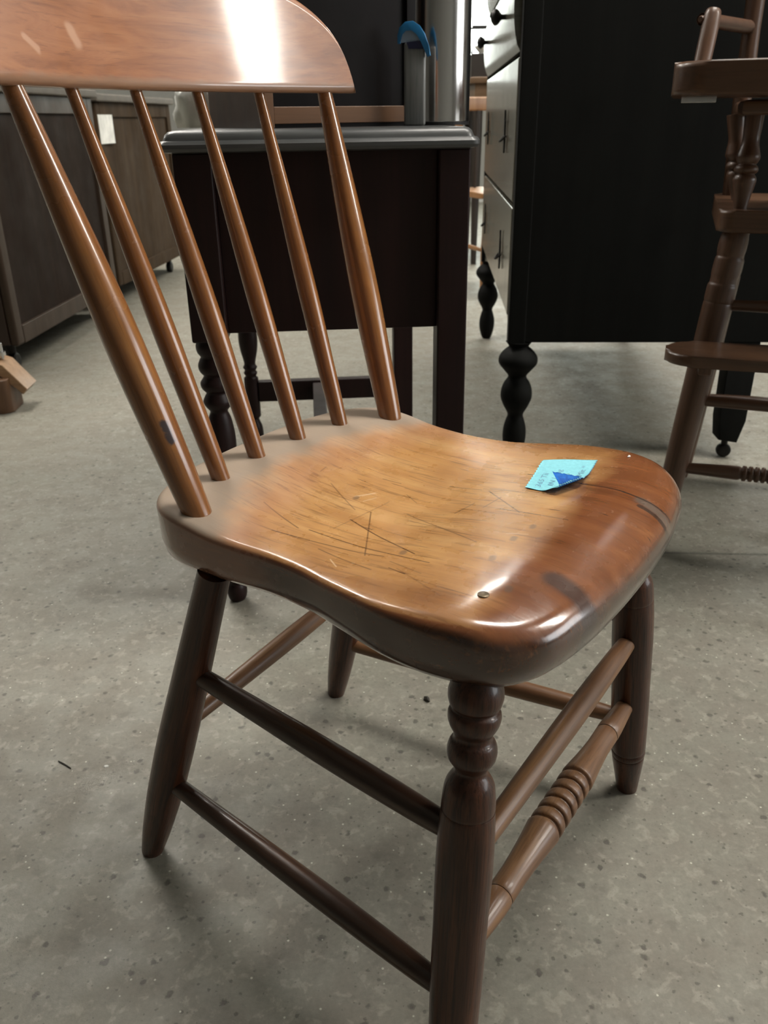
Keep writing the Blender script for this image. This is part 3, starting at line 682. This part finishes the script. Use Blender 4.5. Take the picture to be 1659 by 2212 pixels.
for yy in (0.022, LN - 0.022):
    turn('turned_leg', (0.022, yy, 0), (0.022, yy, ZB - 0.002), DLEG, MAT['black'], dres, seg=28, sm=4)
for yy in (0.03, LN - 0.03):                                  # square rear legs on casters
    pts = [(-0.030, 0.135), (0.032, 0.135), (0.034, 0.30), (-0.034, 0.30)]
    bb = upright([(-0.026, 0.052), (0.018, 0.045), (0.031, 0.10), (0.034, ZB + 0.012), (-0.034, ZB + 0.012), (-0.031, 0.10)], -0.028, 0.028, 0.003)
    lg = mesh_obj('rear_leg', bb, MAT['black'], dres, matrix=Matrix.Translation((DP - 0.06, yy, 0)))
    cs = mesh_obj('caster', lathe_bm(smooth_prof([(0.006, -0.011), (0.015, -0.010), (0.0175, 0), (0.015, 0.010), (0.006, 0.011)], 3), 20), MAT['pull'], dres)
    cs.matrix_local = Matrix.Translation((DP - 0.062, yy, 0.0176)) @ Matrix.Rotation(math.radians(90), 4, 'X')
    st = mesh_obj('caster_stem', lathe_bm([(0.008, 0.026), (0.008, 0.054)], 14), MAT['pull'], dres, matrix=Matrix.Translation((DP - 0.062, yy, 0)))
apr = [(0.042, ZB + 0.05), (0.042, ZB - 0.004)] + [(0.042 + (LN - 0.084) * q / 14, ZB - 0.004 + 0.045 * math.sin(math.pi * q / 14) ** 0.7) for q in range(1, 14)] + [(LN - 0.042, ZB - 0.004), (LN - 0.042, ZB + 0.05)]
ab = poly_prism_bm(apr, -0.010, 0.010); bmesh.ops.transform(ab, matrix=Matrix(((0, 0, 1, 0.016), (1, 0, 0, 0), (0, 1, 0, 0), (0, 0, 0, 1))), verts=ab.verts)
mesh_obj('apron', ab, MAT['drawer'], dres)
def pull(parent, x, y, z):
    e = mesh_obj('drawer_pull', upright([(-0.012, -0.03), (-0.006, -0.045), (0, -0.05), (0.006, -0.045), (0.012, -0.03), (0.010, 0.0), (0.013, 0.02), (0.004, 0.028), (0, 0.045), (-0.004, 0.028), (-0.013, 0.02), (-0.010, 0.0)], -0.002, 0.002), MAT['pull'], parent)
    e.matrix_local = Matrix.Translation((x - 0.003, y, z)) @ Matrix.Rotation(math.radians(90), 4, 'Z')
    bl = mesh_obj('bail', tube_bm([(-0.02 - 0.012 * math.sin(math.pi * q / 8), -0.02 + 0.04 * q / 8, -0.012 - 0.012 * math.sin(math.pi * q / 8)) for q in range(9)], 0.003, 8), MAT['pull'], parent)
    bl.matrix_local = Matrix.Translation((x + 0.018, y, z))
rows = [(ZB + 0.054, 0.585), (0.597, 0.885)]
for z0, z1 in rows:
    for y0, y1 in ((0.046, LN - 0.046),):
        d = box('drawer', -0.008, 0.014, y0, y1, z0, z1, MAT['drawer'], dres, bev=0.004)
        for fy in (0.2, 0.8): pull(d, -0.010, y0 + (y1 - y0) * fy, (z0 + z1) / 2)
def bow_bm(y0, y1, z0, z1):
    b = bmesh.new(); rows_ = []
    for q in range(13):
        a = q / 12; bul = math.sin(math.pi * a) ** 0.6 * 0.016 + 0.006
        rows_.append([b.verts.new((-bul, y0, z0 + (z1 - z0) * a)), b.verts.new((-bul, y1, z0 + (z1 - z0) * a)), b.verts.new((0.014, y1, z0 + (z1 - z0) * a)), b.verts.new((0.014, y0, z0 + (z1 - z0) * a))])
    for a, c in zip(rows_, rows_[1:]):
        for i in range(4): b.faces.new((a[i], a[(i + 1) % 4], c[(i + 1) % 4], c[i]))
    b.faces.new(rows_[0]); b.faces.new(list(reversed(rows_[-1])))
    return b
KN = smooth_prof([(0.006, 0), (0.006, 0.010), (0.015, 0.018), (0.017, 0.026), (0.010, 0.033), (0.002, 0.035)], 4)
for z0, z1 in ((0.895, 1.065), (1.075, 1.27)):
    for y0, y1 in ((0.046, LN - 0.046),):
        d = mesh_obj('bowed_drawer', bow_bm(y0, y1, z0, z1), MAT['drawer'], dres, angle=0.8)
        for fy in (0.2, 0.8):
            kb = mesh_obj('knob', lathe_bm(KN, 18), MAT['pull'], d)
            kb.matrix_local = Matrix.Translation((-0.021, y0 + (y1 - y0) * fy, (z0 + z1) / 2)) @ Matrix.Rotation(math.radians(-90), 4, 'Y')

# ================================================================== high chair
MAT['hc'] = wood('high_chair_wood', (0.050, 0.022, 0.011), (0.090, 0.042, 0.021), (0.130, 0.064, 0.033), 'z', 1.0, 0.42, 0.2, 0.3, 0.25, 0.1)
MAT['hc_x'] = wood('high_chair_board', (0.058, 0.026, 0.012), (0.100, 0.048, 0.023), (0.145, 0.074, 0.037), 'x', 0.7, 0.40, 0.2, 0.3, 0.25, 0.1)
hc = tag(empty('high_chair', (0.803, 1.548, 0), math.radians(-18.5)), 'brown wooden high chair with turned legs, tray and footrest beside the black dresser', 'high chair')
# local: +x along the front, -y = front
HW, HD = 0.200, 0.200
hfl, hfr, hrl, hrr = (-0.235, -0.170), (0.235, -0.170), (-0.190, 0.24), (0.190, 0.24)
htop = {'fl': (-0.172, -0.125, 0.592), 'fr': (0.172, -0.125, 0.592), 'rl': (-0.148, 0.165, 0.592), 'rr': (0.148, 0.165, 0.592)}
hft = {'fl': (*hfl, 0), 'fr': (*hfr, 0), 'rl': (*hrl, 0), 'rr': (*hrr, 0)}
HLEG = [(0, .0155), (.02, .0170), (.10, .0195), (.40, .0225), (.70, .0242), (.79, .0246), (.80, .0234), (.81, .0246), (.845, .0246), (.856, .0226), (.870, .0224), (.885, .0234), (.92, .0230), (.930, .0215), (.942, .0228), (.97, .0232), (1, .0210)]
def hp(kx, z):
    a = Vector(hft[kx]); c = Vector(htop[kx]); return a + (c - a) * (z / 0.592)
for kx in ('fl', 'fr', 'rl', 'rr'): turn('leg', hft[kx], htop[kx], HLEG, MAT['hc'], hc, seg=24, sm=4)
RUNG = [(0, .008), (.1, .0095), (.5, .0115), (.9, .0095), (1, .008)]
TR = [(0, .009), (.08, .0105), (.20, .0125), (.25, .0130)]
for q in (.26, .285, .31, .335, .36): TR += [(q, .0112), (q + .006, .0112), (q + .009, .0140), (q + .016, .0145), (q + .022, .0140)]
TR += [(.39, .0112), (.395, .0130), (.5, .0132), (.75, .0128), (.9, .0105), (1, .009)]
turn('turned_rung', hp('fl', .172), hp('fr', .172), TR, MAT['hc'], hc, seg=20, sm=2)
for a, c, z in (('fl', 'fr', .470), ('fl', 'fr', .300), ('rl', 'rr', .20), ('fl', 'rl', .22), ('fr', 'rr', .22)):
    turn('rung', hp(a, z), hp(c, z), RUNG, MAT['hc'], hc, seg=18)
def rounded(x0, x1, y0, y1, r, n=6):
    out = []
    for cx, cy, a0 in ((x1 - r, y1 - r, 0), (x0 + r, y1 - r, 90), (x0 + r, y0 + r, 180), (x1 - r, y0 + r, 270)):
        for q in range(n + 1):
            a = math.radians(a0 + 90 * q / n); out.append((cx + r * math.cos(a), cy + r * math.sin(a)))
    return out
mesh_obj('seat', poly_prism_bm(rounded(-0.205, 0.205, -0.160, 0.200, 0.025), 0.592, 0.627, 0.006, 3), MAT['hc_x'], hc, wn=True, angle=1.2)
mesh_obj('footrest', poly_prism_bm(rounded(-0.262, 0.245, -0.275, -0.165, 0.045), 0.392, 0.412, 0.007, 3), MAT['hc_x'], hc, wn=True, angle=1.2)
for s in (-1, 1):
    kx = 'fl' if s < 0 else 'fr'; pz = hp(kx, 0.385)
    box('footrest_bracket', pz.x - 0.011, pz.x + 0.011, -0.235, pz.y + 0.01, 0.370, 0.3925, MAT['hc'], hc, bev=0.003)
mesh_obj('tray', poly_prism_bm(rounded(-0.300, 0.280, -0.300, 0.020, 0.050), 0.795, 0.840, 0.009, 3), MAT['hc_x'], hc, wn=True, angle=1.2)
MAT['chrome'] = plain('bright_steel', (0.6, 0.6, 0.6), 0.25, metal=1.0)
box('tray_latch', -0.285, -0.235, -0.235, -0.222, 0.786, 0.7953, MAT['chrome'], hc, bev=0.001)
APOST = [(0, .0105), (.06, .0115), (.20, .0150), (.32, .0185), (.37, .0165), (.39, .0140), (.41, .0175), (.44, .0190), (.47, .0170), (.49, .0140), (.51, .0160), (.56, .0190), (.62, .0170), (.72, .0135), (.85, .0140), (1, .0150)]
for s in (-1, 1):
    sx = 0.172 * s
    turn('arm_post', (sx, -0.120, 0.622), (sx - 0.002 * s, -0.105, 0.770), APOST, MAT['hc'], hc, seg=20, sm=4)
    turn('arm_post', (sx - s * 0.006, 0.045, 0.622), (sx + s * 0.020, 0.045, 0.770), [(t, r * 1.05) for t, r in APOST], MAT['hc'], hc, seg=20, sm=4)
    ab = poly_prism_bm([(sx - 0.020, -0.150), (sx + 0.022, -0.150), (sx + 0.022, 0.175), (sx - 0.020, 0.175)], 0.768, 0.790, 0.006, 3)
    mesh_obj('arm_rest', ab, MAT['hc_x'], hc)
    # swing arm of the tray
    ar = turn('tray_arm', (math.copysign(0.262, sx), -0.060, 0.835), (math.copysign(0.253, sx), -0.030, 0.925), [(0, .0120), (.05, .0135), (.9, .0135), (1, .008)], MAT['hc'], hc, seg=16, sm=4)
    turn('pivot_dowel', (math.copysign(0.272, sx), -0.040, 0.912), (math.copysign(0.184, sx), 0.160, 0.912), [(0, .004), (.02, .006), (.06, .0065), (.10, .0105), (.9, .0115), (1, .0115)], MAT['hc'], hc, seg=16, sm=3)
    turn('back_post', (math.copysign(0.178, sx), 0.150, 0.622), (math.copysign(0.184, sx), 0.168, 1.08), [(0, .0130), (.2, .0150), (.45, .0165), (.62, .0155), (.80, .0175), (.83, .0190), (.86, .0150), (.9, .0185), (.96, .0165), (1, .006)], MAT['hc'], hc, seg=20, sm=4)
for q in (-0.06, 0.0, 0.06):
    turn('back_spindle', (q, 0.150, 0.622), (q, 0.167, 0.985), [(0, .006), (.4, .0085), (1, .006)], MAT['hc'], hc, seg=14)
box('crest_rail', -0.175, 0.175, 0.158, 0.176, 0.975, 1.045, MAT['hc_x'], hc, bev=0.008, seg=3)

# ================================================================== cabinets along the left
MAT['cab'] = wood('dark_cabinet_wood', (0.0125, 0.0070, 0.0042), (0.0190, 0.0108, 0.0068), (0.0260, 0.0155, 0.0098), 'z', 0.25, 0.85, 0.0, 0.2, 0.25, 0.05, 0.15)
MAT['cab_frame'] = wood('cabinet_frame_wood', (0.028, 0.018, 0.011), (0.046, 0.030, 0.020), (0.065, 0.045, 0.031), 'z', 0.25, 0.55, 0.0, 0.2, 0.2, 0.05, 0.25)
MAT['cab_end'] = wood('red_brown_end', (0.014, 0.006, 0.0035), (0.024, 0.011, 0.0057), (0.034, 0.017, 0.009), 'z', 0.3, 0.5, 0.1, 0.2, 0.2, 0.05)
MAT['cab2'] = wood('mid_brown_cabinet', (0.030, 0.0185, 0.0095), (0.048, 0.030, 0.016), (0.066, 0.043, 0.024), 'z', 0.25, 0.85, 0.0, 0.2, 0.2, 0.05, 0.15)
MAT['ledge'] = plain('dusty_ledge', (0.10, 0.085, 0.068), 0.7)
def cabinet(name, label, x0, x1, y0, y1, z0, z1, panel, frame, end, rz=0.0):
    e = tag(empty(name, (x1, y0, 0), rz), label, 'cabinet')
    W, L = x1 - x0, y1 - y0; F = 0.055
    box('end_panel', -W + 0.012, -0.030, 0.0, 0.018, z0 + 0.004, z1, end, e, bev=0.002)
    box('end_panel', -W + 0.012, -0.030, L - 0.018, L, z0 + 0.004, z1, end, e, bev=0.002)
    box('far_panel', -W, -W + 0.012, 0.0, L, z0 + 0.004, z1, end, e, bev=0.001)
    box('floor_board', -W + 0.0125, -0.0305, 0.0185, L - 0.0185, z0 + 0.004, z0 + 0.022, end, e, bev=0.0)
    box('corner_stile', -0.030, 0.0, 0.0, F, z0, z1, frame, e, bev=0.010, seg=3)
    box('corner_stile', -0.030, 0.0, L - F, L, z0, z1, frame, e, bev=0.003)
    box('bottom_rail', -0.028, -0.001, F, L - F, z0, z0 + 0.060, frame, e, bev=0.003)
    box('top_rail', -0.028, -0.001, F, L - F, z1 - 0.060, z1, frame, e, bev=0.003)
    box('back_board', -0.020, -0.012, F, L - F, z0 + 0.060, z1 - 0.060, panel, e, bev=0)
    box('cabinet_top', -W - 0.01, 0.022, -0.02, L + 0.02, z1, z1 + 0.030, MAT['ledge'], e, bev=0.006)
    for cx in (-0.07, -W + 0.07):
        for cy in (0.09, L - 0.09):
            cs = mesh_obj('caster', lathe_bm(smooth_prof([(0.008, -0.014), (0.026, -0.013), (0.030, 0), (0.026, 0.013), (0.008, 0.014)], 3), 18), MAT['pull'], e)
            cs.matrix_local = Matrix.Translation((cx, cy, 0.030)) @ Matrix.Rotation(math.radians(90), 4, 'Y')
            mesh_obj('caster_stem', lathe_bm([(0.012, 0.045), (0.014, z0 + 0.004)], 12), MAT['pull'], e, matrix=Matrix.Translation((cx, cy, 0)))
    return e
cabinet('cabinet', 'dark brown framed cabinet on casters, nearest of the row to the wood blocks', -1.74, -1.205, 2.790, 3.84, 0.10, 0.865, MAT['cab'], MAT['cab_frame'], MAT['cab_end'], math.radians(-2.0))
c2 = cabinet('cabinet', 'mid-brown cabinet on casters with a white paper tag', -1.72, -1.190, 3.95, 5.02, 0.09, 0.855, MAT['cab2'], MAT['cab2'], MAT['cab2'], math.radians(-4.0))
o = tag(box('paper_tag', 0.0, 0.0015, 0, 0.17, 0, 0.115, MAT['white_bit'], bev=0), 'white paper tag stuck on the mid-brown cabinet', 'tag')
o.parent = None; o.matrix_world = Matrix.Translation((-1.190, 3.95, 0)) @ Matrix.Rotation(math.radians(-4), 4, 'Z') @ Matrix.Translation((0.0002, 0.015, 0.690))

# wood block with a bent board and a bolt on the floor, left
MAT['pale_wood'] = wood('pale_offcut_wood', (0.17, 0.095, 0.045), (0.26, 0.150, 0.075), (0.33, 0.20, 0.105), 'x', 0.6, 0.5, 0.05, 0.2, 0.2, 0.05)
MAT['brown_wood'] = wood('brown_offcut_wood', (0.075, 0.036, 0.016), (0.115, 0.058, 0.028), (0.15, 0.08, 0.040), 'z', 0.6, 0.5, 0.05, 0.2, 0.2, 0.05)
blk = tag(empty('wood_bracket', (-1.121, 2.43, 0), math.radians(4)), 'brown wood block with a bent pale board and steel bolt by the cabinet', 'wood bracket')
mesh_obj('block', poly_prism_bm(rounded(-0.14, 0.030, -0.05, 0.075, 0.022), 0.0, 0.100, 0.004, 2), MAT['brown_wood'], blk, wn=True, angle=1.2)
pth = [(-0.14, 0.148), (-0.010, 0.148), (0.018, 0.138), (0.075, 0.064), (0.060, 0.048), (0.004, 0.112), (-0.02, 0.120), (-0.14, 0.120)]
mesh_obj('bent_board', upright(pth, -0.02, 0.075, 0.003), MAT['pale_wood'], blk, wn=True, angle=1.2)
mesh_obj('filler_block', box_bm(-0.14, -0.05, -0.005, 0.07, 0.100, 0.120, 0.001), MAT['brown_wood'], blk)
mesh_obj('bolt', lathe_bm([(0.006, 0.145), (0.006, 0.156), (0.0125, 0.156), (0.0125, 0.166), (0.006, 0.166), (0.006, 0.190), (0.004, 0.192)], 12), MAT['chrome'], blk, matrix=Matrix.Translation((0.004, 0.03, 0)), angle=0.5)

# ================================================================== far end of the aisle
MAT['far_brown'] = wood('far_table_wood', (0.075, 0.040, 0.018), (0.125, 0.070, 0.032), (0.17, 0.10, 0.05), 'x', 0.4, 0.45, 0.1, 0.2, 0.2, 0.05)
MAT['orange_wood'] = wood('orange_chair_wood', (0.19, 0.085, 0.028), (0.30, 0.145, 0.055), (0.38, 0.20, 0.085), 'z', 0.6, 0.4, 0.2, 0.2, 0.2, 0.05)
MAT['dark_far'] = plain('dark_far_wood', (0.020, 0.014, 0.010), 0.5)
MAT['china'] = plain('white_china', (0.75, 0.75, 0.70), 0.25, var=0.04)
ft = tag(empty('side_table', (0.78, 5.2, 0)), 'brown wooden table loaded with small things at the far end of the aisle', 'table')
box('table_top', -0.29, 0.45, -0.20, 0.35, 0.935, 0.965, MAT['far_brown'], ft, bev=0.004)
box('apron', -0.26, 0.42, -0.17, 0.32, 0.845, 0.935, MAT['far_brown'], ft, bev=0.003)
box('drawer_front', -0.17, 0.33, -0.184, -0.17, 0.855, 0.915, MAT['orange_wood'], ft, bev=0.003)
for lx in (-0.24, 0.40):
    for ly in (-0.15, 0.30):
        turn('leg', (lx, ly, 0), (lx, ly, 0.847), [(0, .016), (.3, .020), (.7, .026), (1, .028)], MAT['dark_far'], ft, seg=14)
o = tag(box('wooden_chest', -0.14, 0.30, -0.12, 0.22, 0, 0.115, MAT['dark_far'], bev=0.006), 'low dark chest on the far brown table', 'chest'); o.location = (0.645, 5.2, 0.965)
rk = tag(empty('wire_rack', (0.60, 5.15, 1.08)), 'small black wire rack standing on the dark chest', 'rack')
b = bmesh.new()
for pth in ([(-0.09, 0, 0), (-0.09, 0, 0.13), (0.16, 0, 0.13), (0.16, 0, 0)], [(-0.09, .12, 0), (-0.09, .12, 0.13), (0.16, .12, 0.13), (0.16, .12, 0)]): tube_bm(pth, 0.006, 8, b)
mesh_obj('frame', b, MAT['pull'], rk)
b = bmesh.new()
for cx, cz, r in ((0.0, 0.045, 0.035), (0.075, 0.05, 0.042)):
    tube_bm([(cx + r * math.cos(q * math.pi / 8), 0.03, cz + r * math.sin(q * math.pi / 8)) for q in range(17)], 0.007, 8, b)
mesh_obj('scroll', b, MAT['pull'], rk)
mesh_obj('finial', lathe_bm(smooth_prof([(0.012, 0.12), (0.03, 0.16), (0.012, 0.19), (0.03, 0.225), (0.012, 0.25), (0.003, 0.30)], 4), 16), MAT['pull'], rk, matrix=Matrix.Translation((0.12, 0.03, 0)))
for cx, cy in ((0.565, 5.122), (0.665, 5.125)):
    o = tag(mesh_obj('china_bowl', lathe_bm(smooth_prof([(0.020, 0), (0.024, 0.006), (0.040, 0.022), (0.046, 0.034), (0.041, 0.034), (0.004, 0.012)], 4), 24), MAT['china']), 'white china bowl in front of the wire rack', 'bowl', 'bowls by the wire rack')
    o.location = (cx, cy, 1.0805)
# orange wooden chair standing by the far table
oc = tag(empty('wooden_chair', (0.60, 4.35, 0), math.radians(20)), 'orange-brown wooden chair with curved back posts by the far table', 'chair')
mesh_obj('seat', poly_prism_bm(rounded(-0.20, 0.20, -0.20, 0.20, 0.05), 0.43, 0.455, 0.006), MAT['orange_wood'], oc, wn=True, angle=1.2)
for lx in (-0.16, 0.16):
    for ly in (-0.16, 0.16):
        turn('leg', (lx * 1.2, ly * 1.2, 0), (lx, ly, 0.435), [(0, .013), (.5, .020), (1, .016)], MAT['orange_wood'], oc, seg=14)
    mesh_obj('back_post', tube_bm([(lx, 0.17, 0.45), (lx, 0.205, 0.55), (lx, 0.20, 0.68), (lx * 0.96, 0.17, 0.80), (lx * 0.9, 0.165, 0.87)], [.017, .018, .018, .017, .014], 12), MAT['orange_wood'], oc)
    turn('side_rung', (lx * 1.1, -0.175, 0.2), (lx * 1.1, 0.175, 0.2), RUNG, MAT['orange_wood'], oc, seg=12)
box('top_rail', -0.16, 0.16, 0.155, 0.178, 0.80, 0.86, MAT['orange_wood'], oc, bev=0.008)
for q in (-0.07, 0.0, 0.07): turn('back_spindle', (q, 0.17, 0.452), (q, 0.166, 0.805), [(0, .007), (.5, .009), (1, .007)], MAT['dark_far'], oc, seg=12)
# dark shelf with pale jars
sh = tag(empty('dark_shelf', (0.36, 5.35, 0)), 'low dark shelf unit beside the far brown table', 'shelf')
for z in (0.02, 0.40, 0.79): box('shelf_board', -0.20, 0.10, -0.12, 0.15, z, z + 0.022, MAT['dark_far'], sh, bev=0.002)
for x in (-0.22, 0.10): box('side_board', x, x + 0.02, -0.12, 0.15, 0, 0.812, MAT['dark_far'], sh, bev=0.002)
box('back_board', -0.20, 0.10, 0.15, 0.158, 0, 0.812, MAT['dark_far'], sh, bev=0.0)
for q in range(3):
    o = tag(mesh_obj('china_dish', lathe_bm(smooth_prof([(0.030, 0), (0.042, 0.006), (0.048, 0.024), (0.044, 0.030), (0.03, 0.032), (0.003, 0.032)], 4), 24), MAT['china']),
            'small white covered dish in the stack on the dark shelf', 'dish', 'stack of white dishes on the dark shelf')
    o.location = (0.432, 5.29, 0.8125 + q * 0.0325)
